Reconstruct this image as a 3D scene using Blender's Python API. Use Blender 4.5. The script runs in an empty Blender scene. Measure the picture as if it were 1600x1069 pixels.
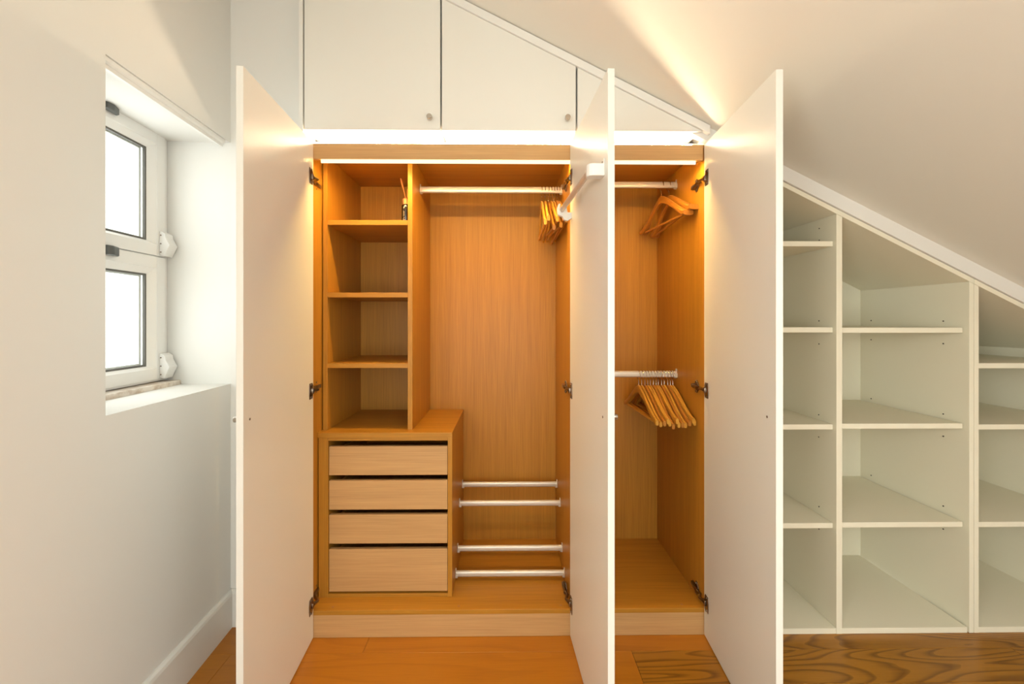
import bpy, bmesh, math, random
from mathutils import Vector, Matrix

random.seed(7)
SC = bpy.context.scene
COL = SC.collection
R = math.radians

# ------------------------------------------------------------------ camera
cam_data = bpy.data.cameras.new('camera')
cam_data.sensor_width = 36.0
cam_data.lens = 675.0 / 1600.0 * 36.0
cam_data.shift_y = -(534.5 - 500.0) / 1600.0
cam_data.clip_start = 0.02
camera = bpy.data.objects.new('camera', cam_data)
camera.location = (0.0, -1.6875, 1.238)
camera.rotation_euler = (R(90), 0, R(-0.65))
COL.objects.link(camera)
SC.camera = camera

# ------------------------------------------------------------------ world, daylight, exposure
SC.view_settings.view_transform = 'Standard'
SC.view_settings.look = 'None'
SC.view_settings.gamma = 1.0
SC.view_settings.use_curve_mapping = False
SC.view_settings.exposure = 0.0

world = bpy.data.worlds.new('overcast_sky')
SC.world = world
world.use_nodes = True
bg = world.node_tree.nodes['Background']
bg.inputs['Color'].default_value = (0.95, 0.98, 1.0, 1)
bg.inputs['Strength'].default_value = 2.2

WALL_ANGLE = R(3.65)                     # the window wall is not quite square to the wardrobe
CORNER = Vector((-1.1225, 0.08, 0.0))    # where the window wall meets the short back wall


def wall_point(x, y, z):
    c, s = math.cos(WALL_ANGLE), math.sin(WALL_ANGLE)
    return Vector((CORNER.x + c * x - s * y, CORNER.y + s * x + c * y, z))


def area_light(name, loc, rot, sx, sy, power, color):
    l = bpy.data.lights.new(name, 'AREA')
    l.shape = 'RECTANGLE'
    l.size, l.size_y, l.energy, l.color = sx, sy, power, color
    o = bpy.data.objects.new(name, l)
    o.location, o.rotation_euler = loc, rot
    COL.objects.link(o)
    return o


# daylight in the left window; rear, roof and side lights are added, unseen
area_light('added_rear_light', (0.10, -3.46, 1.02), (R(90), 0, 0), 1.9, 1.45, 43, (1.0, 0.985, 0.93))  # added frontal fill from behind the camera
area_light('added_roof_light', (1.53, -2.35, 2.3876 - 0.502 * 1.50 + 0.07), (0, R(26.66), 0), 0.80, 1.0, 16, (0.97, 0.99, 1.0))  # added to brighten surfaces facing right
area_light('added_side_light', wall_point(-0.30, -2.62, 1.40), (R(90), 0, R(-90) + WALL_ANGLE), 1.0, 1.0, 55, (1.0, 0.99, 0.94))  # added to brighten surfaces facing left
area_light('daylight_left_window', wall_point(-0.42, -0.31, 1.47), (R(90), 0, R(-90) + WALL_ANGLE), 0.62, 1.0, 6.5,
           (1.0, 0.99, 0.97))

LED_WARM = (1.0, 0.64, 0.20)
LED_CABINET = 265.0
LED_NICHE = 135.0


# ------------------------------------------------------------------ materials
def new_mat(name, color, rough=0.5, metal=0.0, spec=0.5):
    m = bpy.data.materials.new(name)
    m.use_nodes = True
    b = m.node_tree.nodes['Principled BSDF']
    b.inputs['Base Color'].default_value = (*color, 1)
    b.inputs['Roughness'].default_value = rough
    b.inputs['Metallic'].default_value = metal
    b.inputs['Specular IOR Level'].default_value = spec
    return m


def paint(name, color, rough, spec=0.4, bump=0.02, scale=180):
    """Flat paint with a very slight mottling and roller texture."""
    m = new_mat(name, color, rough, 0, spec)
    nt = m.node_tree
    b = nt.nodes['Principled BSDF']
    tc = nt.nodes.new('ShaderNodeTexCoord')
    n1 = nt.nodes.new('ShaderNodeTexNoise')
    n1.inputs['Scale'].default_value = 1.3
    n1.inputs['Detail'].default_value = 2
    nt.links.new(tc.outputs['Object'], n1.inputs['Vector'])
    mix = nt.nodes.new('ShaderNodeMix')
    mix.data_type = 'RGBA'
    mix.inputs['A'].default_value = (*[c * 0.985 for c in color], 1)
    mix.inputs['B'].default_value = (*[min(1, c * 1.015) for c in color], 1)
    nt.links.new(n1.outputs['Fac'], mix.inputs['Factor'])
    nt.links.new(mix.outputs['Result'], b.inputs['Base Color'])
    n2 = nt.nodes.new('ShaderNodeTexNoise')
    n2.inputs['Scale'].default_value = scale
    nt.links.new(tc.outputs['Object'], n2.inputs['Vector'])
    bp = nt.nodes.new('ShaderNodeBump')
    bp.inputs['Strength'].default_value = bump
    bp.inputs['Distance'].default_value = 0.002
    nt.links.new(n2.outputs['Fac'], bp.inputs['Height'])
    nt.links.new(bp.outputs['Normal'], b.inputs['Normal'])
    return m


def veneer(name, axis, base, dark=0.80, light=1.12, rough=0.42):
    """Straight-grained oak veneer; the grain runs along the given object axis."""
    m = new_mat(name, base, rough, 0, 0.35)
    nt = m.node_tree
    b = nt.nodes['Principled BSDF']
    tc = nt.nodes.new('ShaderNodeTexCoord')
    oi = nt.nodes.new('ShaderNodeObjectInfo')
    add = nt.nodes.new('ShaderNodeVectorMath')
    add.operation = 'ADD'
    sc = nt.nodes.new('ShaderNodeVectorMath')
    sc.operation = 'SCALE'
    comb = nt.nodes.new('ShaderNodeCombineXYZ')
    for k in range(3):
        nt.links.new(oi.outputs['Random'], comb.inputs[k])
    nt.links.new(comb.outputs[0], sc.inputs[0])
    sc.inputs['Scale'].default_value = 7.0
    nt.links.new(tc.outputs['Object'], add.inputs[0])
    nt.links.new(sc.outputs[0], add.inputs[1])

    def stretched(across, along, detail):
        mp = nt.nodes.new('ShaderNodeMapping')
        s = [across] * 3
        s['XYZ'.index(axis)] = along
        mp.inputs['Scale'].default_value = s
        nt.links.new(add.outputs[0], mp.inputs['Vector'])
        n = nt.nodes.new('ShaderNodeTexNoise')
        n.inputs['Scale'].default_value = 1.0
        n.inputs['Detail'].default_value = detail
        nt.links.new(mp.outputs[0], n.inputs['Vector'])
        return n
    fine = stretched(260, 5.0, 3)
    broad = stretched(38, 1.2, 2)
    m1 = nt.nodes.new('ShaderNodeMath')
    m1.operation = 'MULTIPLY_ADD'
    nt.links.new(fine.outputs['Fac'], m1.inputs[0])
    m1.inputs[1].default_value = 0.62
    m2 = nt.nodes.new('ShaderNodeMath')
    m2.operation = 'MULTIPLY'
    nt.links.new(broad.outputs['Fac'], m2.inputs[0])
    m2.inputs[1].default_value = 0.38
    nt.links.new(m2.outputs[0], m1.inputs[2])
    ramp = nt.nodes.new('ShaderNodeValToRGB')
    ramp.color_ramp.elements[0].position = 0.30
    ramp.color_ramp.elements[0].color = (*[c * dark * (1, 0.95, 0.9)[i] for i, c in enumerate(base)], 1)
    ramp.color_ramp.elements[1].position = 0.68
    ramp.color_ramp.elements[1].color = (*[min(1, c * light) for c in base], 1)
    nt.links.new(m1.outputs[0], ramp.inputs['Fac'])
    nt.links.new(ramp.outputs['Color'], b.inputs['Base Color'])
    bp = nt.nodes.new('ShaderNodeBump')
    bp.inputs['Strength'].default_value = 0.05
    bp.inputs['Distance'].default_value = 0.001
    nt.links.new(m1.outputs[0], bp.inputs['Height'])
    nt.links.new(bp.outputs['Normal'], b.inputs['Normal'])
    return m


def floor_wood(name, base, dark, rings, strength):
    """Plain-sawn board: contour-like growth rings plus pores along X."""
    m = new_mat(name, base, 0.32, 0, 0.45)
    nt = m.node_tree
    b = nt.nodes['Principled BSDF']
    tc = nt.nodes.new('ShaderNodeTexCoord')
    oi = nt.nodes.new('ShaderNodeObjectInfo')
    comb = nt.nodes.new('ShaderNodeCombineXYZ')
    for k in range(3):
        nt.links.new(oi.outputs['Random'], comb.inputs[k])
    sc = nt.nodes.new('ShaderNodeVectorMath')
    sc.operation = 'SCALE'
    sc.inputs['Scale'].default_value = 23.0
    nt.links.new(comb.outputs[0], sc.inputs[0])
    add = nt.nodes.new('ShaderNodeVectorMath')
    add.operation = 'ADD'
    nt.links.new(tc.outputs['Object'], add.inputs[0])
    nt.links.new(sc.outputs[0], add.inputs[1])

    def noise(scale, detail, rough=0.5):
        mp = nt.nodes.new('ShaderNodeMapping')
        mp.inputs['Scale'].default_value = scale
        nt.links.new(add.outputs[0], mp.inputs['Vector'])
        n = nt.nodes.new('ShaderNodeTexNoise')
        n.inputs['Scale'].default_value = 1.0
        n.inputs['Detail'].default_value = detail
        n.inputs['Roughness'].default_value = rough
        nt.links.new(mp.outputs[0], n.inputs['Vector'])
        return n

    def math_node(op, a, bb):
        n = nt.nodes.new('ShaderNodeMath')
        n.operation = op
        for k, v in enumerate((a, bb)):
            if isinstance(v, (int, float)):
                n.inputs[k].default_value = v
            else:
                nt.links.new(v, n.inputs[k])
        return n.outputs[0]
    field = noise((1.1, 8.5, 8.5), 1.2, 0.4)
    ring = math_node('FRACT', math_node('MULTIPLY', field.outputs['Fac'], rings), 0.0)
    ramp = nt.nodes.new('ShaderNodeValToRGB')
    cr = ramp.color_ramp
    cr.elements[0].position = 0.0
    cr.elements[0].color = (1, 1, 1, 1)
    cr.elements[1].position = 1.0
    cr.elements[1].color = (0.55, 0.55, 0.55, 1)
    e = cr.elements.new(0.55)
    e.color = (0.85, 0.85, 0.85, 1)
    e = cr.elements.new(0.86)
    e.color = (0.10, 0.10, 0.10, 1)
    nt.links.new(ring, ramp.inputs['Fac'])
    pores = noise((9, 330, 330), 3, 0.6)
    tone = noise((1.1, 3.0, 3.0), 2)
    f1 = math_node('MULTIPLY', math_node('SUBTRACT', 1.0, ramp.outputs['Color']), strength)
    f2 = math_node('MULTIPLY', math_node('SUBTRACT', pores.outputs['Fac'], 0.42), 0.55)
    f3 = math_node('MULTIPLY', math_node('SUBTRACT', tone.outputs['Fac'], 0.45), 0.5)
    f4 = math_node('MULTIPLY', math_node('SUBTRACT', oi.outputs['Random'], 0.5), 0.16)
    tot = math_node('ADD', math_node('ADD', f1, f2), math_node('ADD', f3, f4))
    mix = nt.nodes.new('ShaderNodeMix')
    mix.data_type = 'RGBA'
    mix.clamp_factor = True
    mix.inputs['A'].default_value = (*base, 1)
    mix.inputs['B'].default_value = (*dark, 1)
    nt.links.new(tot, mix.inputs['Factor'])
    nt.links.new(mix.outputs['Result'], b.inputs['Base Color'])
    bp = nt.nodes.new('ShaderNodeBump')
    bp.inputs['Strength'].default_value = 0.08
    bp.inputs['Distance'].default_value = 0.001
    nt.links.new(pores.outputs['Fac'], bp.inputs['Height'])
    nt.links.new(bp.outputs['Normal'], b.inputs['Normal'])
    return m


def glow(name, color, strength):
    m = bpy.data.materials.new(name)
    m.use_nodes = True
    nt = m.node_tree
    nt.nodes.remove(nt.nodes['Principled BSDF'])
    e = nt.nodes.new('ShaderNodeEmission')
    e.inputs['Color'].default_value = (*color, 1)
    e.inputs['Strength'].default_value = strength
    nt.links.new(e.outputs[0], nt.nodes['Material Output'].inputs['Surface'])
    return m


def glass_mat(name):
    m = bpy.data.materials.new(name)
    m.use_nodes = True
    nt = m.node_tree
    nt.nodes.remove(nt.nodes['Principled BSDF'])
    t = nt.nodes.new('ShaderNodeBsdfTransparent')
    t.inputs['Color'].default_value = (0.96, 0.98, 0.97, 1)
    g = nt.nodes.new('ShaderNodeBsdfGlossy')
    g.inputs['Roughness'].default_value = 0.02
    mx = nt.nodes.new('ShaderNodeMixShader')
    mx.inputs[0].default_value = 0.06
    nt.links.new(t.outputs[0], mx.inputs[1])
    nt.links.new(g.outputs[0], mx.inputs[2])
    nt.links.new(mx.outputs[0], nt.nodes['Material Output'].inputs['Surface'])
    return m


OAK = (0.465, 0.212, 0.024)  # oak of the inside, deepened with the warm strip light's tone
M = {
    'wall': paint('wall_paint', (0.80, 0.79, 0.75), 0.75),
    'ceiling': paint('ceiling_paint', (0.82, 0.795, 0.72), 0.8),
    'trim': paint('trim_lacquer', (0.80, 0.785, 0.74), 0.45, bump=0.0),
    'door': paint('door_lacquer', (0.79, 0.775, 0.715), 0.36, 0.5, bump=0.012, scale=420),
    'bookcase': paint('bookcase_melamine', (0.84, 0.795, 0.635), 0.5, bump=0.01, scale=400),
    'oak_z': veneer('oak_veneer_upright', 'Z', OAK),
    'oak_x': veneer('oak_veneer_level', 'X', OAK),
    'oak_y': veneer('oak_veneer_deep', 'Y', OAK),
    'oak_room_lit': veneer('oak_veneer_room_lit', 'X', (0.58, 0.345, 0.145), 0.84, 1.08),  # same oak, paler: the room light on the fronts is in the colour
    'floor_smooth': floor_wood('floor_board_smooth', (0.47, 0.175, 0.013), (0.22, 0.062, 0.004), 5.0, 0.22),
    'floor_bold': floor_wood('floor_board_bold', (0.40, 0.168, 0.014), (0.10, 0.031, 0.003), 14.0, 0.72),
    'subfloor': new_mat('subfloor', (0.05, 0.03, 0.015), 0.9),
    'hanger': veneer('hanger_beech', 'Y', (0.62, 0.31, 0.045), 0.85, 1.1, 0.3),
    'hanger_dark': veneer('hanger_cherry', 'Y', (0.45, 0.185, 0.03), 0.85, 1.1, 0.3),
    'chrome': new_mat('chrome', (0.55, 0.51, 0.46), 0.25, 1.0),
    'nickel': new_mat('nickel_hinge', (0.26, 0.21, 0.17), 0.28, 1.0),
    'rail': new_mat('rail_satin_white', (0.68, 0.63, 0.56), 0.30, 0.35),
    'plastic': new_mat('white_plastic', (0.82, 0.81, 0.78), 0.35),
    'pvc': new_mat('window_white_lacquer', (0.86, 0.85, 0.82), 0.3),
    'gasket': new_mat('window_grey_gasket', (0.12, 0.115, 0.10), 0.6),
    'handle': new_mat('window_handle_grey', (0.12, 0.125, 0.12), 0.35, 0.6),
    'glass': glass_mat('window_glass'),
    'hole': new_mat('pin_hole_dark', (0.03, 0.025, 0.018), 0.9),
    'cap': new_mat('screw_cap_brown', (0.40, 0.19, 0.06), 0.6),
    'led_cabinet': glow('led_strip_cabinet', LED_WARM, LED_CABINET),
    'led_lip': glow('led_lip', (1.0, 0.80, 0.50), 1.7),
    'led_niche': glow('led_strip_niche', (1.0, 0.80, 0.55), LED_NICHE),
    'bottle': new_mat('dark_bottle_glass', (0.018, 0.010, 0.006), 0.12, 0, 0.6),
    'copper': new_mat('copper_collar', (0.50, 0.20, 0.08), 0.4, 0.3),
    'reed': new_mat('reed', (0.55, 0.20, 0.05), 0.6),
    'print': new_mat('pale_label_print', (0.30, 0.25, 0.17), 0.6),
}


def stone_mat():
    m = new_mat('travertine', (0.72, 0.64, 0.54), 0.5)
    nt = m.node_tree
    tc = nt.nodes.new('ShaderNodeTexCoord')
    n = nt.nodes.new('ShaderNodeTexNoise')
    n.inputs['Scale'].default_value = 30
    n.inputs['Detail'].default_value = 6
    nt.links.new(tc.outputs['Object'], n.inputs['Vector'])
    r = nt.nodes.new('ShaderNodeValToRGB')
    r.color_ramp.elements[0].position = 0.35
    r.color_ramp.elements[0].color = (0.55, 0.44, 0.34, 1)
    r.color_ramp.elements[1].position = 0.6
    r.color_ramp.elements[1].color = (0.78, 0.71, 0.62, 1)
    nt.links.new(n.outputs['Fac'], r.inputs['Fac'])
    nt.links.new(r.outputs['Color'], nt.nodes['Principled BSDF'].inputs['Base Color'])
    return m


M['stone'] = stone_mat()


# ------------------------------------------------------------------ mesh helpers
class MB:
    """Collects shapes into one mesh; coordinates are given in metres."""

    def __init__(self):
        self.bm = bmesh.new()
        self.smooth = False

    def box(self, x0, x1, y0, y1, z0, z1, bevel=0.0):
        bm = self.bm
        v = [bm.verts.new(p) for p in ((x0, y0, z0), (x1, y0, z0), (x1, y1, z0), (x0, y1, z0),
                                       (x0, y0, z1), (x1, y0, z1), (x1, y1, z1), (x0, y1, z1))]
        fs = [bm.faces.new([v[i] for i in q]) for q in
              ((0, 3, 2, 1), (4, 5, 6, 7), (0, 1, 5, 4), (1, 2, 6, 5), (2, 3, 7, 6), (3, 0, 4, 7))]
        if bevel:
            es = list({e for f in fs for e in f.edges})
            bmesh.ops.bevel(bm, geom=es, offset=bevel, segments=2, profile=0.5, affect='EDGES')
        return self

    def prism(self, pts, axis, a, b, bevel=0.0):
        """Extrude a closed outline (pairs in the two other axes) along axis from a to b."""
        bm = self.bm

        def mk(p, t):
            return {'X': (t, p[0], p[1]), 'Y': (p[0], t, p[1]), 'Z': (p[0], p[1], t)}[axis]
        A = [bm.verts.new(mk(p, a)) for p in pts]
        B = [bm.verts.new(mk(p, b)) for p in pts]
        n = len(pts)
        fs = [bm.faces.new(A), bm.faces.new(list(reversed(B)))]
        for i in range(n):
            j = (i + 1) % n
            fs.append(bm.faces.new((A[j], A[i], B[i], B[j])))
        bmesh.ops.recalc_face_normals(bm, faces=fs)
        if bevel:
            es = list({e for f in fs for e in f.edges})
            bmesh.ops.bevel(bm, geom=es, offset=bevel, segments=2, profile=0.5, affect='EDGES')
        return self

    def tube(self, pts, radius, seg=8, flat=1.0):
        """Round bar through the points; radius may be one number or one per point."""
        bm = self.bm
        pts = [Vector(p) for p in pts]
        n = len(pts)
        rs = radius if isinstance(radius, (list, tuple)) else [radius] * n
        rings = []
        up = None
        for i, p in enumerate(pts):
            t = (pts[min(i + 1, n - 1)] - pts[max(i - 1, 0)]).normalized()
            if up is None:
                up = Vector((0, 0, 1)) if abs(t.z) < 0.9 else Vector((1, 0, 0))
            s = t.cross(up)
            if s.length < 1e-6:
                s = t.cross(Vector((0, 1, 0)))
            s.normalize()
            up = s.cross(t).normalized()
            rings.append([bm.verts.new(p + (s * math.cos(q) * flat + up * math.sin(q)) * rs[i])
                          for q in [2 * math.pi * k / seg for k in range(seg)]])
        fs = []
        for a, b in zip(rings, rings[1:]):
            for k in range(seg):
                fs.append(bm.faces.new((a[k], a[(k + 1) % seg], b[(k + 1) % seg], b[k])))
        fs.append(bm.faces.new(list(reversed(rings[0]))))
        fs.append(bm.faces.new(rings[-1]))
        bmesh.ops.recalc_face_normals(bm, faces=fs)
        self.smooth = True
        return self

    def lathe(self, prof, axis='Z', center=(0, 0, 0), seg=24):
        """Turn (radius, height) pairs about an axis through center."""
        bm = self.bm
        rings = []
        for r, h in prof:
            ring = []
            for k in range(seg):
                q = 2 * math.pi * k / seg
                a, b = max(r, 1e-5) * math.cos(q), max(r, 1e-5) * math.sin(q)
                p = {'Z': (a, b, h), 'Y': (a, h, b), 'X': (h, a, b)}[axis]
                ring.append(bm.verts.new(Vector(p) + Vector(center)))
            rings.append(ring)
        fs = []
        for a, b in zip(rings, rings[1:]):
            for k in range(seg):
                fs.append(bm.faces.new((a[k], a[(k + 1) % seg], b[(k + 1) % seg], b[k])))
        fs.append(bm.faces.new(rings[0]))
        fs.append(bm.faces.new(rings[-1]))
        bmesh.ops.recalc_face_normals(bm, faces=fs)
        self.smooth = True
        return self

    def mesh(self, name, mat, origin=(0, 0, 0)):
        me = bpy.data.meshes.new(name)
        o = Vector(origin)
        if o.length:
            bmesh.ops.translate(self.bm, verts=self.bm.verts, vec=-o)
        self.bm.to_mesh(me)
        self.bm.free()
        me.materials.append(M[mat])
        if self.smooth:
            me.shade_smooth()
            try:
                me.set_sharp_from_angle(angle=R(38))
            except Exception:
                pass
        return me

    def build(self, name, mat, parent=None, origin=(0, 0, 0), loc=None):
        ob = bpy.data.objects.new(name, self.mesh(name, mat, origin))
        COL.objects.link(ob)
        if parent is not None:
            ob.parent = parent
        if loc is not None:
            ob.location = loc
        return ob


def tag(o, label=None, cat=None, group=None, kind=None):
    if label:
        o['label'] = label
    if cat:
        o['category'] = cat
    if group:
        o['group'] = group
    if kind:
        o['kind'] = kind
    return o


def thing(name, label, cat, loc=(0, 0, 0), rotz=0.0, group=None):
    o = bpy.data.objects.new(name, None)
    o.empty_display_size = 0.1
    o.location = loc
    o.rotation_euler = (0, 0, rotz)
    COL.objects.link(o)
    return tag(o, label, cat, group)


def panel(name, mat, parent, org, x0, x1, y0, y1, z0, z1, bevel=0.0008):
    """A board given in world coordinates, parented to a thing standing at org."""
    return MB().box(x0, x1, y0, y1, z0, z1, bevel).build(name, mat, parent, org)


# ------------------------------------------------------------------ room shell
def ceil_z(x):
    return 2.3876 - 0.502 * x


REAR = -3.40
RIGHT = 2.425

floor = MB().box(-1.5, RIGHT + 0.1, REAR - 0.1, 0.2, -0.06, -0.014).build('floor', 'subfloor')
tag(floor, 'oak plank floor with orange brown boards', 'floor', kind='structure')

# floor boards: rows run along X, joints of the two rows in view placed as in the photograph
ROW = 0.150
row_starts = {0: [-1.45, -0.537, 0.98, 2.10], 1: [-1.45, -1.02, 0.465, 1.90]}
y_top = -0.077 + ROW
r = 0
while y_top - r * ROW > REAR:
    y1 = y_top - r * ROW
    y0 = max(y1 - ROW, REAR)
    if r in row_starts:
        xs = row_starts[r] + [RIGHT]
    else:
        xs = [-1.45]
        x = -1.45 + random.uniform(0.5, 1.4)
        while x < RIGHT - 0.4:
            xs.append(x)
            x += random.uniform(1.0, 1.6)
        xs.append(RIGHT)
    for i in range(len(xs) - 1):
        if r < 2:
            bold = xs[i] > 0.4
        else:
            bold = random.random() < 0.35
        g = 0.0004
        cx, cy = (xs[i] + xs[i + 1]) / 2, (y0 + y1) / 2
        pl = MB().box(xs[i] + g, xs[i + 1] - g, y0 + g, y1 - g, -0.014, 0.0, 0.0012).build(
            'plank', 'floor_bold' if bold else 'floor_smooth', floor, (cx, cy, 0), (cx, cy, 0))
    r += 1

# window wall on the left (own frame: y runs along the wall, x points into the room)
wl = MB()
T = 0.36
SILL, HEAD, NEAR = 0.979, 1.957, -0.589
wl.box(-T, 0, -3.7, 0.0, -0.02, SILL)
wl.box(-T, 0, -3.7, 0.0, HEAD, 3.02)
wl.box(-T, 0, -3.7, -3.10, SILL, HEAD)
wl.box(-T, 0, -2.10, NEAR, SILL, HEAD)
wl.box(-T, 0.0, 0.0, 0.16, -0.02, 3.02)
wall_left = wl.build('wall_left', 'wall', None)
wall_left.location = CORNER
wall_left.rotation_euler = (0, 0, WALL_ANGLE)
tag(wall_left, 'white painted wall with a deep window recess', 'wall', kind='structure')

wall_back = MB().box(-1.1235, -0.802, 0.08, 0.20, -0.02, 2.90).build('wall_back', 'wall')
tag(wall_back, 'narrow white wall strip between window wall and wardrobe', 'wall', kind='structure')
wall_rear_closing = MB().box(-1.6, RIGHT + 0.2, 0.60, 0.72, -0.02, 3.0).build('wall_far', 'wall')
tag(wall_rear_closing, 'white wall behind the wardrobe and bookcases', 'wall', kind='structure')

wr = MB()
WX0, WX1, WZ0, WZ1 = -0.80, 1.00, 0.32, 1.74
wr.box(-1.2, WX0, REAR - 0.14, REAR, -0.02, 3.0)
wr.box(WX1, RIGHT + 0.2, REAR - 0.14, REAR, -0.02, 2.2)
wr.box(WX0, WX1, REAR - 0.14, REAR, -0.02, WZ0)
wr.box(WX0, WX1, REAR - 0.14, REAR, WZ1, 2.8)
tag(wr.build('wall_rear', 'wall'), 'white rear wall behind the camera with an added wide window', 'wall', kind='structure')
wall_right = MB().box(RIGHT, RIGHT + 0.12, REAR, 0.62, -0.02, 1.20).build('wall_right', 'wall')
tag(wall_right, 'low white knee wall under the sloping ceiling', 'wall', kind='structure')

RX0, RX1, RY0, RY1 = 1.10, 1.90, -2.90, -1.80      # opening for the added roof window behind the camera
cz = MB()


def slab(xa, xb, ya, yb):
    cz.prism([(xa, ceil_z(xa)), (xb, ceil_z(xb)), (xb, ceil_z(xb) + 0.15), (xa, ceil_z(xa) + 0.15)], 'Y', ya, yb)


slab(-1.7, RIGHT + 0.2, RY1, 0.75)
slab(-1.7, RIGHT + 0.2, REAR - 0.2, RY0)
slab(-1.7, RX0, RY0, RY1)
slab(RX1, RIGHT + 0.2, RY0, RY1)
tag(cz.build('ceiling', 'ceiling'), 'white sloping attic ceiling', 'ceiling', kind='structure')


def skirting(name, length, label):
    m = MB()
    pr = [(0, 0.0), (0.015, 0.0), (0.015, 0.132), (0.012, 0.142), (0.005, 0.148), (0, 0.148)]
    m.prism(pr, 'Y', -length, 0.0)
    o = m.build(name, 'trim')
    return tag(o, label, 'baseboard', kind='structure')


sk = skirting('baseboard_left', 3.45, 'white baseboard along the window wall')
sk.location = CORNER
sk.rotation_euler = (0, 0, WALL_ANGLE)
sb = skirting('baseboard_back', 0.318, 'short white baseboard beside the wardrobe')
sb.location = (-1.121, 0.08, 0)
sb.rotation_euler = (0, 0, R(-90))
sb.location = (-1.1215, 0.08, 0.0)
# the profile's outward side must face the room: swing it so that it runs along +X
sb.rotation_euler = (0, 0, R(-90))
sb.location = (-0.803 - 0.318, 0.08, 0)
for v in sb.data.vertices:
    v.co.y = v.co.y + 0.318

# sloping trim over bookcases, seen again under the corner of the last overhead cabinet
t1 = MB()
t1.prism([(0.55, ceil_z(0.55)), (2.42, ceil_z(2.42)), (2.42, ceil_z(2.42) - 0.058), (0.55, ceil_z(0.55) - 0.058)],
         'Y', -0.008, 0.02, 0.0008)
tag(t1.build('trim_1', 'trim'), 'white sloping trim board above the open bookcases', 'trim', kind='structure')
t2 = MB()
x0, x1 = -1.0, 0.785
t2.prism([(x0, ceil_z(x0) - 0.004), (x1, ceil_z(x1) - 0.004), (x1, ceil_z(x1) - 0.036), (x0, ceil_z(x0) - 0.036)],
         'Y', -0.028, 0.0, 0.0008)
tag(t2.build('trim_2', 'trim'), 'slim white trim strip along the ceiling over the overhead cabinets', 'trim',
    kind='structure')

# ------------------------------------------------------------------ window in the left wall
win = thing('window_1', 'white casement window with two stacked sashes in the wall recess', 'window', CORNER, WALL_ANGLE)
tag(win, kind='structure')
WP = -0.235                       # room side of the window, measured from the wall face
W0, W1 = NEAR - 0.02, -0.001      # near and far edge of the opening


def ring(mb, y0, y1, z0, z1, wd, xa, xb, bevel=0.001):
    mb.box(xa, xb, y0, y0 + wd, z0, z1, bevel)
    mb.box(xa, xb, y1 - wd, y1, z0, z1, bevel)
    mb.box(xa, xb, y0 + wd, y1 - wd, z0, z0 + wd, bevel)
    mb.box(xa, xb, y0 + wd, y1 - wd, z1 - wd, z1, bevel)


fr = MB()
ring(fr, W0, W1, 1.000, HEAD + 0.01, 0.030, WP - 0.075, WP - 0.008)
fr.box(WP - 0.075, WP - 0.01, W0 + 0.03, W1 - 0.03, 1.472, 1.492, 0.001)
fr.build('frame', 'pvc', win)


def sash(y0, y1, z0, z1, label):
    s = MB()
    wd = 0.044
    ring(s, y0, y1, z0, z1, wd, WP - 0.055, WP)
    so = s.build('sash', 'pvc', win)
    so['label'] = label
    b = MB()
    # sloping glazing bead inside the sash
    q, QB, QT = 0.036, 0.010, 0.025
    for (a0, a1, kind) in ((y0 + wd, y1 - wd, 'h'),):
        for zz, sg, qq in ((z0 + wd, 1, QB), (z1 - wd, -1, QT)):
            b.prism([(WP - 0.002, zz), (WP - 0.050, zz), (WP - 0.050, zz + sg * qq), (WP - 0.013, zz + sg * qq)], 'Y', 0, 1)
            vs = b.bm.verts
            vs.ensure_lookup_table()
            for v in list(vs)[-8:]:
                v.co = Vector((v.co.x, a0 if v.co.y < 0.5 else a1, v.co.z))
                # prism along Y maps pairs to (x, z)
    for yy, sg in ((y0 + wd, 1), (y1 - wd, -1)):
        b.prism([(WP - 0.002, yy), (WP - 0.050, yy), (WP - 0.050, yy + sg * q), (WP - 0.013, yy + sg * q)], 'Z',
                z0 + wd, z1 - wd)
    b.build('glazing_bead', 'pvc', so)
    g = MB()
    i = wd + q
    ring(g, y0 + i - 0.001, y1 - i + 0.001, z0 + wd + QB - 0.001, z1 - wd - QT + 0.001, 0.008, WP - 0.022, WP - 0.014, 0)
    g.build('gasket', 'gasket', so)
    sp = MB()
    ring(sp, y0 + i + 0.007, y1 - i - 0.007, z0 + wd + QB + 0.002, z1 - wd - QT - 0.002, 0.010, WP - 0.034, WP - 0.028, 0)
    sp.build('glazing_spacer', 'pvc', so)
    MB().box(WP - 0.026, WP - 0.022, y0 + i, y1 - i, z0 + wd + QB, z1 - wd - QT).build('pane', 'glass', so)
    return so


sash(W0 + 0.022, W1 - 0.022, 1.486, 1.962, 'upper white sash')
sash(W0 + 0.022, W1 - 0.022, 1.008, 1.482, 'lower white sash')

# hinge covers at the far side of the sashes
for zb in (1.490, 1.013):
    h = MB()
    x = WP
    pr = [(x, zb), (x + 0.018, zb - 0.004), (x + 0.026, zb + 0.016), (x + 0.038, zb + 0.040), (x + 0.026, zb + 0.062),
          (x + 0.022, zb + 0.070), (x + 0.020, zb + 0.085), (x + 0.006, zb + 0.094), (x, zb + 0.094)]
    h.prism(pr, 'Y', -0.056, -0.010, 0.002)
    ho = h.build('hinge_cover', 'plastic', win)
    sc = MB()
    for dz in (0.012, 0.045, 0.078):
        sc.lathe([(0.0028, -0.0005), (0.0028, 0.0012), (0.002, 0.0016)], 'X',
                 (x + (0.020 if dz < 0.06 else 0.012), -0.058, zb + dz), 8)
    # screws sit on the near face
    s2 = MB()
    for dz in (0.012, 0.045, 0.078):
        s2.lathe([(0.0026, -0.001), (0.0026, 0.0008)], 'Y', (x + 0.006, -0.0565, zb + dz), 8)
    sc.bm.free()
    s2.build('screw', 'nickel', ho)

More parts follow.
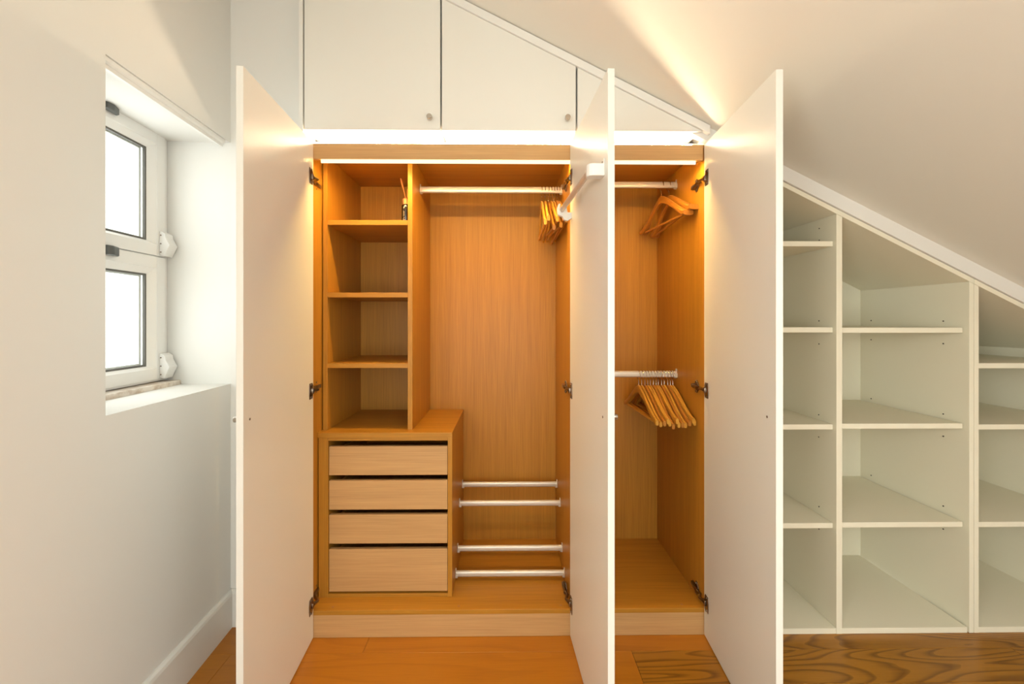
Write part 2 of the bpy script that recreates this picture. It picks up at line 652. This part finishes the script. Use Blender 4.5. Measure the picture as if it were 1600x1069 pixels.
# handles: grey wedge-shaped catches with a white base
for zc in (1.952, 1.470):
    hd = MB()
    hd.prism([(WP + 0.002, -0.322), (WP + 0.024, -0.320), (WP + 0.028, -0.298), (WP + 0.016, -0.262), (WP + 0.002, -0.258)],
             'Z', zc - 0.016, zc + 0.016, 0.004)
    ho = hd.build('catch', 'handle', win)
    MB().box(WP, WP + 0.018, -0.360, -0.322, zc - 0.022, zc + 0.018, 0.003).build('catch_base', 'plastic', ho)

MB().box(WP - 0.10, WP + 0.045, NEAR - 0.02, -0.0005, SILL - 0.004, SILL + 0.018, 0.003).build('sill_stone', 'stone', win)

cr = MB()
cr.prism([(-0.004, HEAD - 0.001), (-0.030, HEAD - 0.001), (-0.030, HEAD - 0.012), (-0.024, HEAD - 0.018),
          (-0.010, HEAD - 0.018), (-0.004, HEAD - 0.012)], 'Y', -0.585, -0.030, 0.001)
cr.box(-0.012, -0.022, -0.585, -0.034, HEAD - 0.030, HEAD - 0.017)
cro = cr.build('curtain_track', 'plastic')
cro.location = CORNER
cro.rotation_euler = (0, 0, WALL_ANGLE)
tag(cro, 'slim white curtain track along the head of the window recess', 'curtain track')

# frame of the added rear window (unseen, carries the frontal fill)
rw = thing('added_window_rear', 'wide white framed window added for light in the unseen rear wall', 'window', (0.10, REAR, WZ0))
tag(rw, kind='structure')
m = MB()
for a, b_, c_, d_ in ((WX0, WX0 + 0.06, WZ0, WZ1), (WX1 - 0.06, WX1, WZ0, WZ1), (0.07, 0.13, WZ0, WZ1)):
    m.box(a, b_, REAR - 0.05, REAR - 0.005, c_, d_, 0.002)
m.box(WX0, WX1, REAR - 0.05, REAR - 0.005, WZ0, WZ0 + 0.06, 0.002)
m.box(WX0, WX1, REAR - 0.05, REAR - 0.005, WZ1 - 0.06, WZ1, 0.002)
m.build('frame', 'pvc', rw, (0.10, REAR, WZ0))
for a, b_ in ((WX0 + 0.06, 0.07), (0.13, WX1 - 0.06)):
    MB().box(a, b_, REAR - 0.03, REAR - 0.026, WZ0 + 0.06, WZ1 - 0.06).build('pane', 'glass', rw, (0.10, REAR, WZ0))

# second left window, added behind the camera to light the right-hand doors
sw = thing('added_window_side', 'white framed window added for light in the left wall behind the camera', 'window', CORNER, WALL_ANGLE)
tag(sw, kind='structure')
m = MB()
ring(m, -3.10, -2.10, SILL, HEAD, 0.05, -0.27, -0.21)
m.build('frame', 'pvc', sw)
MB().box(-0.245, -0.241, -3.05, -2.15, SILL + 0.05, HEAD - 0.05).build('pane', 'glass', sw)

# frame of the roof window added for light (unseen)
rf = thing('added_window_roof', 'white framed roof window added for light in the unseen part of the sloping ceiling', 'window', (1.5, -2.35, ceil_z(1.5)), 0)
tag(rf, kind='structure')
rf.rotation_euler = (0, math.atan(0.502), 0)
m = MB()
hx, hy = 0.4 / math.cos(math.atan(0.502)), 0.55
for a, b_, c_, d_ in ((-hx, -hx + 0.05, -hy, hy), (hx - 0.05, hx, -hy, hy), (-hx, hx, -hy, -hy + 0.05), (-hx, hx, hy - 0.05, hy)):
    m.box(a, b_, c_, d_, -0.01, 0.06, 0.002)
m.build('frame', 'pvc', rf)

# ------------------------------------------------------------------ wardrobe carcass
XL, XR = -0.772, 0.777            # inner faces of the side boards
DL, DR = 0.250, 0.268             # divider between the two bays
YB = 0.540                        # back panel
BASE = 0.107
TOP = 1.921
org = Vector((0.0, 0.0, 0.0))
wd = thing('wardrobe', 'built-in oak wardrobe with three open white doors and warm interior light', 'wardrobe', org)
panel('side_panel', 'oak_z', wd, org, XL - 0.018, XL, 0.001, YB + 0.008, 0.0, TOP)
panel('side_panel', 'oak_z', wd, org, XR, XR + 0.018, 0.001, YB + 0.008, 0.0, TOP)
panel('divider', 'oak_z', wd, org, DL, DR, 0.02, YB, BASE, TOP)
panel('back_panel', 'oak_z', wd, org, XL, DL, YB, YB + 0.008, BASE - 0.0005, TOP, 0)
panel('back_panel', 'oak_z', wd, org, DR, XR, YB, YB + 0.008, BASE - 0.0005, TOP, 0)
panel('top_panel', 'oak_x', wd, org, XL - 0.018, XR + 0.018, 0.019, YB + 0.008, TOP, TOP + 0.012)
panel('fascia', 'oak_room_lit', wd, org, -0.7545, 0.7695, 0.0, 0.018, 1.8645, 1.925)
bp_ = panel('base_panel', 'oak_x', wd, org, XL, XR, 0.0, YB + 0.008, BASE - 0.018, BASE, 0.0012)
for cx in (-0.686, -0.191, 0.213, 0.694):
    MB().lathe([(0.0055, -0.001), (0.0055, 0.0004), (0.004, 0.0007)], 'Z', (cx, 0.022, BASE), 12).build('screw_cap', 'cap', bp_)
panel('plinth', 'oak_room_lit', wd, org, XL, XR, 0.003, 0.021, 0.0, BASE - 0.018)
# profile under the fascia: bright face turned down into the bays behind a translucent lip
MB().prism([(0.0035, 1.8512), (0.0065, 1.8500), (0.0065, 1.8642), (0.0035, 1.8642)], 'X', -0.725, 0.742).build(
    'light_diffuser', 'led_lip', wd)['label'] = 'glowing translucent lip of the light strip under the fascia'
MB().box(-0.725, 0.742, 0.0068, 0.0180, 1.8630, 1.8642).build(
    'light_strip', 'led_cabinet', wd)['label'] = 'warm light strip shining down into the bays'
# bright slot above the fascia
panel('slot_back', 'trim', wd, org, -0.79, 0.80, 0.100, 0.108, TOP + 0.012, 1.972, 0)
panel('slot_end', 'trim', wd, org, -0.798, -0.790, 0.002, 0.108, TOP + 0.012, 1.972, 0)
panel('slot_end', 'trim', wd, org, 0.790, 0.798, 0.022, 0.108, TOP + 0.012, 1.972, 0)
MB().box(-0.775, 0.735, 0.022, 0.034, TOP + 0.012, TOP + 0.0165, 0.0005).build('light_strip', 'led_niche', wd)['label'] = \
    'hidden light strip in the slot above the fascia'


def oval_rail(parent, x0, x1, y, z, hh=0.0145, hw=0.0075, og=(0, 0, 0), name='hanging_rail'):
    m = MB()
    seg = 8
    pts = []
    for k in range(seg + 1):
        q = math.pi * k / seg
        pts.append((math.cos(q) * hw, (hh - hw) + math.sin(q) * hw))
    for k in range(seg + 1):
        q = math.pi + math.pi * k / seg
        pts.append((math.cos(q) * hw, -(hh - hw) + math.sin(q) * hw))
    m.prism([(y + a, z + b) for a, b in pts], 'X', x0 + 0.002, x1 - 0.002)
    m.smooth = True
    ro = m.build(name, 'rail', parent, og)
    for xe, sg in ((x0, 1), (x1, -1)):
        b = MB()
        # cup with an open top and a fixing lug
        b.prism([(y - hw - 0.004, z + 0.004), (y - hw - 0.004, z - hh), (y, z - hh - 0.006), (y + hw + 0.004, z - hh),
                 (y + hw + 0.004, z + 0.004), (y + hw + 0.0005, z + 0.004), (y + hw + 0.0005, z - hh + 0.003),
                 (y, z - hh - 0.0012), (y - hw - 0.0005, z - hh + 0.003), (y - hw - 0.0005, z + 0.004)], 'X',
                min(xe, xe + sg * 0.010), max(xe, xe + sg * 0.010))
        b.prism([(y - 0.006, z + 0.004), (y + 0.006, z + 0.004), (y + 0.006, z + hh + 0.006), (y + 0.003, z + hh + 0.010),
                 (y - 0.003, z + hh + 0.010), (y - 0.006, z + hh + 0.006)], 'X',
                min(xe, xe + sg * 0.003), max(xe, xe + sg * 0.003))
        b.build('rail_socket', 'rail', ro, og)
    return ro


RY = 0.281
oval_rail(wd, -0.395, DL, RY, 1.830)['label'] = 'white rail in the wide bay'
oval_rail(wd, DR, XR, RY + 0.005, 1.857)['label'] = 'upper white rail in the narrow bay'
oval_rail(wd, DR, XR, RY + 0.005, 0.990)['label'] = 'lower white rail in the narrow bay'
for yy, zz in ((0.469, 0.418), (0.339, 0.379), (0.268, 0.2055), (0.192, 0.136)):
    oval_rail(wd, -0.2235, DL, yy, zz, 0.0130, 0.0085, name='shoe_rail')

# ------------------------------------------------------------------ wardrobe doors
DW, DT, DZ0, DZ1 = 0.513, 0.019, 0.006, 1.925


def hinge_mesh(side, gap):
    """Concealed hinge; door frame: x=0 inner face (side = direction into the bay), y=0 hinge edge, -y to the free edge.
    gap is the distance from the inner face back to the board that carries it."""
    m = MB()
    s = side
    # flange and cup on the door
    pr = [(-0.048, -0.012), (-0.045, -0.030), (-0.018, -0.030), (-0.012, -0.020), (-0.012, 0.020), (-0.018, 0.030),
          (-0.045, 0.030), (-0.048, 0.012)]
    m.prism(pr, 'X', min(0, s * 0.0025), max(0, s * 0.0025), 0.0006)
    m.box(min(s * 0.001, s * 0.009), max(s * 0.001, s * 0.009), -0.030, -0.012, -0.010, 0.010, 0.002)
    for dz in (-0.024, 0.024):
        m.lathe([(0.004, 0.0), (0.004, s * 0.0035)], 'X', (s * 0.002, -0.033, dz), 10)
    # knuckle links
    m.tube([(s * 0.006, -0.016, 0.0), (s * 0.014, 0.006, 0.0), (s * 0.004 - s * gap * 0.5, 0.030, 0.0),
            (s * (0.010 - gap), 0.048, 0.0)], [0.006, 0.0055, 0.006, 0.007], 8)
    # arm and cross-shaped mounting plate on the board
    m.box(*sorted((s * (0.004 - gap), s * (0.013 - gap))), 0.044, 0.108, -0.0075, 0.0075, 0.002)
    pr = [(0.050, -0.010), (0.066, -0.026), (0.078, -0.026), (0.082, -0.010), (0.112, -0.008), (0.112, 0.008),
          (0.082, 0.010), (0.078, 0.026), (0.066, 0.026), (0.050, 0.010)]
    m.prism(pr, 'X', *sorted((s * (0.0003 - gap), s * (0.004 - gap))), 0.0006)
    for dz in (-0.019, 0.019):
        m.lathe([(0.0038, 0.0), (0.0038, s * 0.003)], 'X', (s * (0.004 - gap), 0.072, dz), 10)
    return m


def make_door(hx, angle, side, gap, label, knob_from_edge):
    d = MB().box(*sorted((0.0, -side * DT)), -DW, -0.003, DZ0, DZ1, 0.0009).build('door', 'door', wd)
    d.location = (hx, 0.0, 0.0)
    d.rotation_euler = (0, 0, angle)
    d['label'] = label
    for z in (1.787, 0.966, 0.143):
        h = hinge_mesh(side, gap).build('hinge', 'nickel', d)
        h.location = (0, 0, z)
    ky = -DW + knob_from_edge
    kb = MB().lathe([(0.006, 0.0), (0.006, -side * 0.004), (0.0085, -side * 0.006), (0.0085, -side * 0.021),
                     (0.0075, -side * 0.0225)], 'X', (-side * DT, ky, 0.962), 20)
    kb.build('knob', 'chrome', d)
    MB().lathe([(0.0035, 0.0), (0.0035, side * 0.001), (0.0025, side * 0.0014)], 'X', (0, ky, 0.962), 10).build(
        'screw', 'nickel', d)
    return d


# angle turns the door about its hinge; positive swings the free edge towards +X
door_l = make_door(-0.752, R(4.35), 1, 0.020, 'left white door swung open', 0.034)
door_m = make_door(0.2458, R(3.25), -1, -0.0, 'middle white door swung open with a short rail inside', 0.050)
door_r = make_door(0.7725, R(-3.96), -1, 0.0, 'right white door swung open', 0.046)

# short rail on the inside of the middle door
rl = MB()
rl.tube([(-0.038, -0.452, 1.660), (-0.038, -0.030, 1.660)], 0.0095, 14)
rl.build('door_rail', 'rail', door_m)
b = MB()
b.prism([(0.0, -0.484), (-0.034, -0.484), (-0.043, -0.480), (-0.047, -0.470), (-0.047, -0.455), (-0.043, -0.448),
         (0.0, -0.448)], 'Z', 1.642, 1.676, 0.002)
b.box(-0.003, 0.0, -0.484, -0.452, 1.674, 1.690, 0.001)
b.build('rail_bracket', 'plastic', door_m)
b = MB()
b.prism([(0.0, 1.628), (-0.016, 1.618), (-0.030, 1.622), (-0.036, 1.634), (-0.052, 1.640), (-0.055, 1.652), (-0.056, 1.668),
         (-0.050, 1.682), (-0.044, 1.684), (-0.046, 1.664), (-0.042, 1.650), (-0.034, 1.650), (-0.030, 1.664), (-0.028, 1.672),
         (-0.020, 1.668), (-0.016, 1.650), (0.0, 1.650)], 'Y', -0.036, -0.018, 0.0012)
b.build('rail_bracket', 'plastic', door_m)
s = MB()
s.lathe([(0.003, 0.0), (0.003, -0.0012)], 'X', (-0.003, -0.470, 1.684), 8)
s.build('screw', 'nickel', door_m)

# ------------------------------------------------------------------ drawer chest inside the wide bay
CY = 0.080
CR = -0.2245
CZ1 = 0.7785
org = Vector((-0.498, 0.3, BASE))
ch = thing('drawer_chest', 'low oak chest of four drawers standing inside the wardrobe', 'chest', org)
panel('top_board', 'oak_x', ch, org, XL + 0.0005, CR + 0.001, CY - 0.003, YB - 0.001, CZ1 - 0.021, CZ1, 0.001)
panel('side_panel', 'oak_z', ch, org, -0.768, -0.7285, CY, YB - 0.001, BASE, CZ1 - 0.0212)
panel('side_panel', 'oak_z', ch, org, -0.2425, CR, CY, YB - 0.001, BASE, CZ1 - 0.0212)
panel('bottom_rail', 'oak_x', ch, org, -0.7283, -0.2427, CY, YB - 0.02, BASE, 0.1205)
panel('top_rail', 'oak_x', ch, org, -0.7283, -0.2427, CY, CY + 0.06, 0.745, CZ1 - 0.0212)
panel('back_panel', 'oak_x', ch, org, -0.7283, -0.2427, YB - 0.02, YB - 0.012, 0.1207, 0.745)
for z0, z1 in ((0.604, 0.7215), (0.463, 0.582), (0.3245, 0.4425), (0.1290, 0.3015)):
    dr = MB().box(-0.7262, -0.2440, CY + 0.003, CY + 0.021, z0, z1, 0.001).build('drawer', 'oak_room_lit', ch, org)
    bx = MB()
    zt = z1 - 0.03
    bx.box(-0.712, -0.700, CY + 0.021, YB - 0.05, z0 + 0.01, zt)
    bx.box(-0.270, -0.258, CY + 0.021, YB - 0.05, z0 + 0.01, zt)
    bx.box(-0.700, -0.270, YB - 0.062, YB - 0.05, z0 + 0.01, zt)
    bx.box(-0.700, -0.270, CY + 0.021, YB - 0.062, z0 + 0.01, z0 + 0.018)
    bx.build('drawer_box', 'oak_y', dr, org)

# ------------------------------------------------------------------ shelf column standing on the chest
SY = 0.120
org = Vector((-0.583, 0.33, CZ1))
sc_ = thing('shelf_column', 'oak shelf column with three shelves standing on the drawer chest', 'shelves', org)
panel('side_panel', 'oak_z', sc_, org, -0.767, -0.7485, SY, YB - 0.009, CZ1 + 0.0002, TOP - 0.001)
panel('side_panel', 'oak_z', sc_, org, -0.4148, -0.3952, SY, YB - 0.001, CZ1 + 0.0002, TOP - 0.001)
panel('back_panel', 'oak_z', sc_, org, -0.7485, -0.4148, YB - 0.009, YB - 0.001, CZ1 + 0.0002, TOP - 0.001, 0)
SH1 = 1.6545
for zt in (SH1, 1.3520, 1.0570):
    panel('shelf', 'oak_x', sc_, org, -0.7480, -0.4153, SY + 0.002, YB - 0.0095, zt - 0.020, zt)

# ------------------------------------------------------------------ reed diffuser
bo = Vector((-0.4430, 0.215, SH1 + 0.0003))
df = thing('reed_diffuser', 'small dark bottle with reeds on the top shelf of the column', 'diffuser', bo)
MB().lathe([(0.0185, 0.0), (0.0200, 0.002), (0.0200, 0.082), (0.018, 0.087), (0.013, 0.089)], 'Z').build('bottle', 'bottle', df)
MB().lathe([(0.0165, 0.088), (0.0165, 0.112), (0.0150, 0.114), (0.009, 0.114)], 'Z').build('collar', 'copper', df)
MB().tube([(0.0, 0.0, 0.10), (-0.010, 0.0, 0.150), (-0.020, 0.0, 0.190), (-0.024, 0, 0.205)],
          [0.0016, 0.0022, 0.0052, 0.0024], 8).build('reed', 'reed', df)
MB().tube([(0.002, 0.003, 0.10), (0.004, 0.006, 0.16)], 0.0016, 6).build('reed', 'reed', df)
MB().tube([(-0.002, -0.003, 0.10), (0.012, -0.004, 0.148)], 0.0016, 6).build('reed', 'reed', df)
lp = MB()
for (a0, a1, z0, z1) in ((-115, -92, 0.006, 0.010), (-118, -104, 0.012, 0.024), (-98, -88, 0.014, 0.022), (-112, -96, 0.026, 0.030),
                         (-116, -110, 0.034, 0.060), (-106, -96, 0.036, 0.056)):
    rr = 0.0203
    vs = []
    for q in (a0, (a0 + a1) / 2, a1):
        vs.append((rr * math.cos(R(q)), rr * math.sin(R(q))))
    for i in range(2):
        f = [lp.bm.verts.new((vs[i][0], vs[i][1], z0)), lp.bm.verts.new((vs[i + 1][0], vs[i + 1][1], z0)),
             lp.bm.verts.new((vs[i + 1][0], vs[i + 1][1], z1)), lp.bm.verts.new((vs[i][0], vs[i][1], z1))]
        lp.bm.faces.new(f)
lp.build('label_print', 'print', df)


# ------------------------------------------------------------------ clothes hangers
def hanger_parts(L, drop, thick, tipthick, bow, mat, bar=True):
    """Wooden hanger hanging from the origin (centre of the rail), arms along Y."""
    ZN = -0.050
    m = MB()
    n = 24
    rings = []
    for i in range(n + 1):
        s_ = -1 + 2 * i / n
        a = abs(s_)
        y = s_ * L
        zt = ZN - drop * (0.50 * a + 0.50 * (3 * a * a - 2 * a ** 3))
        hh = 0.036 - 0.010 * min(1, a * 2.2)
        if a > 0.84:
            hh *= 0.86 if a < 0.9 else 1.05
            zt -= 0.003 if a < 0.9 else 0.0
        if a > 0.98:
            hh *= 0.8
        t = thick + (tipthick - thick) * max(0, (a - 0.45) / 0.55) ** 1.3
        x = bow * a * a
        ring_ = []
        for k in range(10):
            q = 2 * math.pi * k / 10 + math.pi / 10
            cx, sz = math.cos(q), math.sin(q)
            px = math.copysign(abs(cx) ** 0.55, cx) * t / 2
            pz = math.copysign(abs(sz) ** 0.55, sz) * hh / 2
            ring_.append(m.bm.verts.new((x + px, y, zt - hh / 2 + pz)))
        rings.append(ring_)
    fs = []
    for A, B in zip(rings, rings[1:]):
        for k in range(10):
            fs.append(m.bm.faces.new((A[k], A[(k + 1) % 10], B[(k + 1) % 10], B[k])))
    fs.append(m.bm.faces.new(rings[0]))
    fs.append(m.bm.faces.new(rings[-1]))
    bmesh.ops.recalc_face_normals(m.bm, faces=fs)
    m.smooth = True
    parts = [('body', m.mesh('hanger_body', mat))]
    h = MB()
    pts = [(0, 0, ZN - 0.004), (0, 0, -0.036), (0, 0.004, -0.029), (0, 0.0135, -0.0205)]
    cz_, rr = -0.0062, 0.0215
    for k in range(13):
        q = R(-45 + 235 * k / 12)
        pts.append((0, rr * math.cos(q), cz_ + rr * math.sin(q)))
    h.tube(pts, 0.0016, 8)
    parts.append(('hook', h.mesh('hanger_hook', 'chrome')))
    if bar:
        b_ = MB()
        zb = ZN - drop * 0.93 - 0.020
        b_.tube([(bow * 0.8, -L * 0.93, zb), (bow * 0.8, 0, zb), (bow * 0.8, L * 0.93, zb)], 0.0055, 10)
        parts.append(('trouser_bar', b_.mesh('hanger_bar', mat)))
    return parts


FLAT = hanger_parts(0.222, 0.112, 0.0110, 0.0120, 0.004, 'hanger')
FLATD = hanger_parts(0.222, 0.118, 0.0110, 0.0120, 0.004, 'hanger_dark')
SHORT = hanger_parts(0.188, 0.128, 0.0100, 0.0130, 0.002, 'hanger')
SHORTD = hanger_parts(0.188, 0.134, 0.0100, 0.0130, 0.002, 'hanger_dark')
SUIT = hanger_parts(0.215, 0.118, 0.0135, 0.046, 0.010, 'hanger_dark')


def hang(parts, x, y, z, rot, label, group, tilt=0.0):
    t = thing('clothes_hanger', label, 'hanger', (x, y, z), rot, group)
    t.rotation_euler = (tilt, 0, rot)
    for n, me in parts:
        o = bpy.data.objects.new(n, me)
        o.parent = t
        COL.objects.link(o)
    return t


ORD = ['leftmost', 'second', 'third', 'fourth', 'fifth', 'sixth', 'seventh', 'eighth', 'ninth', 'tenth', 'eleventh', 'twelfth',
       'thirteenth', 'fourteenth']


def ordinal(i, n, where):
    if i == 0:
        return 'leftmost wooden hanger %s' % where
    if i == n - 1:
        return 'rightmost wooden hanger %s' % where
    return '%s wooden hanger from the left %s' % (ORD[i], where)


lx = [(0.158, -0.5, 0), (0.173, -1.5, 0), (0.189, 1.5, 1), (0.2015, 1.0, 0), (0.214, 2.5, 0), (0.2265, 2.0, 1), (0.2385, 1.0, 0)]
for i, (x, a, k) in enumerate(lx):
    hang(SHORTD if k else SHORT, x, RY, 1.830 + 0.0008, R(a), ordinal(i, len(lx), 'on the rail of the wide bay'),
         'hangers on the wide bay rail', R((0, -4, 4, -3, 3, -6, -2)[i]))
hang(SUIT, 0.708, RY + 0.005, 1.858, R(6.5), 'broad shouldered suit hanger nearer the middle on the upper right rail',
     'suit hangers on the upper right rail')
hang(SUIT, 0.7415, RY + 0.005, 1.858, R(2.0), 'broad shouldered suit hanger touching the right side board on the upper rail',
     'suit hangers on the upper right rail', R(-5))
lw = [(0.603, 0.0), (0.6175, 0.8), (0.632, 0.2), (0.6445, 0.4), (0.657, -0.2), (0.6715, 0.6), (0.683, 0.2), (0.6945, 0.5), (0.709, 0.0),
      (0.722, 0.5), (0.737, -0.4), (0.7485, 0.2), (0.7605, -1.0)]
for i, (x, a) in enumerate(lw):
    hang(FLATD if i in (2, 5, 8, 10) else FLAT, x, RY + 0.005, 0.990 + 0.0008, R(a + 1.0),
         ordinal(i, len(lw), 'on the lower rail of the narrow bay'), 'hangers on the lower right rail',
         R((0, 2, -1, -2, 1, 3, -2, 3, 1, 3.5, -1, -2.5, 0)[i]))

# ------------------------------------------------------------------ overhead cabinets
UZ = 1.9690


def overhead(x0, x1, label, knob_x=None):
    org = Vector(((x0 + x1) / 2, 0.2, UZ))
    t = thing('overhead_cabinet', label, 'cabinet', org)
    lo = 0.0368

    def outline(a, b, z):
        top_a, top_b = min(ceil_z(a) - lo, 2.78), min(ceil_z(b) - lo, 2.78)
        pts = [(a, z)]
        if top_b <= z:                                   # the slope cuts the bottom edge
            xb = (2.3876 - lo - z) / 0.502
            pts += [(xb, z)]
        else:
            pts += [(b, z), (b, top_b)]
        if top_a >= 2.78 and top_b < 2.78:
            pts.append(((2.3876 - lo - 2.78) / 0.502, 2.78))
        pts.append((a, top_a))
        return pts
    MB().prism(outline(x0 + 0.0005, x1 - 0.0005, UZ), 'Y', -0.020, -0.002, 0.0009).build('door', 'door', t, org)
    MB().prism(outline(x0, x1, UZ + 0.004), 'Y', 0.0, 0.50, 0).build('body', 'trim', t, org)
    if knob_x is not None:
        MB().lathe([(0.006, -0.0195), (0.006, -0.026), (0.0105, -0.030), (0.0105, -0.044), (0.0095, -0.046)], 'Y',
                   (knob_x, 0, 2.0125), 20).build('knob', 'chrome', t, org)
    return t


overhead(-0.7790, -0.2575, 'leftmost white overhead cabinet with one steel knob', -0.296)
overhead(-0.2520, 0.2660, 'middle white overhead cabinet with a steel knob and sloping top', 0.232)
overhead(0.2720, 0.7950, 'small triangular white overhead cabinet front without a knob')
fl = MB().box(-0.8, -0.7845, -0.020, 0.09, 1.925, 2.77, 0.0008).build('trim_3', 'trim')
tag(fl, 'upright white filler strip left of the overhead cabinets', 'trim', kind='structure')

# ------------------------------------------------------------------ open bookcases under the slope
BD = 0.526
BT = 0.0605                        # distance of the top boards' upper side below the ceiling


def sloped_upright(x0, x1, y0, y1):
    return [(x0, 0.0), (x1, 0.0), (x1, ceil_z(x1) - BT - 0.020), (x0, ceil_z(x0) - BT - 0.020)]


def bookcase(label, x0, x1, dividers, shelves, holes, back_x0=None):
    """dividers: list of (x0, x1) uprights inside; shelves: list of (bay x0, bay x1, top heights)"""
    org = Vector(((x0 + x1) / 2, 0.26, 0))
    t = thing('bookcase', label, 'bookcase', org)
    for a, b_ in [(x0, x0 + 0.018)] + dividers + [(x1 - 0.018, x1)]:
        MB().prism(sloped_upright(a, b_, 0, BD), 'Y', 0.0, BD, 0.0008).build('upright', 'bookcase', t, org)
    MB().prism([(x0, ceil_z(x0) - BT), (x1, ceil_z(x1) - BT), (x1, ceil_z(x1) - BT - 0.0195), (x0, ceil_z(x0) - BT - 0.0195)],
               'Y', -0.001, BD, 0.0008).build('top_board', 'bookcase', t, org)
    MB().prism([(x0, 0.0), (x1, 0.0), (x1, ceil_z(x1) - BT), (x0, ceil_z(x0) - BT)], 'Y', BD, BD + 0.008).build(
        'back_panel', 'bookcase', t, org)
    for a, b_, zs in shelves:
        panel('bottom_board', 'bookcase', t, org, a + 0.0002, b_ - 0.0002, 0.001, BD - 0.0005, 0.0, 0.022)
        for z in zs:
            panel('shelf', 'bookcase', t, org, a + 0.0008, b_ - 0.0008, 0.018, BD - 0.0005, z - 0.0205, z, 0.001)
    me = MB().lathe([(0.0026, 0.0012), (0.0026, -0.001)], 'X', (0, 0, 0), 10).mesh('pin_hole', 'hole')
    for X, yz in holes:
        for y, z in yz:
            o = bpy.data.objects.new('pin_hole', me)
            o.parent = t
            o.location = Vector((X, y, z)) - org
            COL.objects.link(o)
    return t


c1 = [(0.0935, 1.618), (0.0935, 1.569), (0.095, 1.234), (0.095, 1.138), (0.0965, 0.843), (0.0965, 0.7505), (0.095, 0.461), (0.095, 0.368)]
c2 = [(0.096, 1.233), (0.096, 1.139), (0.096, 0.845), (0.096, 0.752), (0.096, 0.4605), (0.096, 0.3645), (0.4535, 1.235),
      (0.4535, 1.139), (0.4535, 0.844), (0.4535, 0.460)]
bookcase('white open bookcase under the slope with two bays of shelves beside the right door', 0.800, 1.8455,
         [(1.2977, 1.3206)],
         [(0.818, 1.2977, (1.5515, 1.2085, 0.822, 0.429)), (1.3206, 1.8275 - 0.0066, (1.2070, 0.8245, 0.431))],
         [(1.2977, c1), (1.8275 - 0.0066, c2)])
bookcase('low white open bookcase at the right edge under the lowest part of the slope', 1.8475, 2.410, [],
         [(1.8655, 2.392, (1.0650, 0.820, 0.430))], [])

for o in bpy.data.objects:
    if o.type == 'MESH' and o.parent is None and 'label' not in o:
        print('unlabelled', o.name)
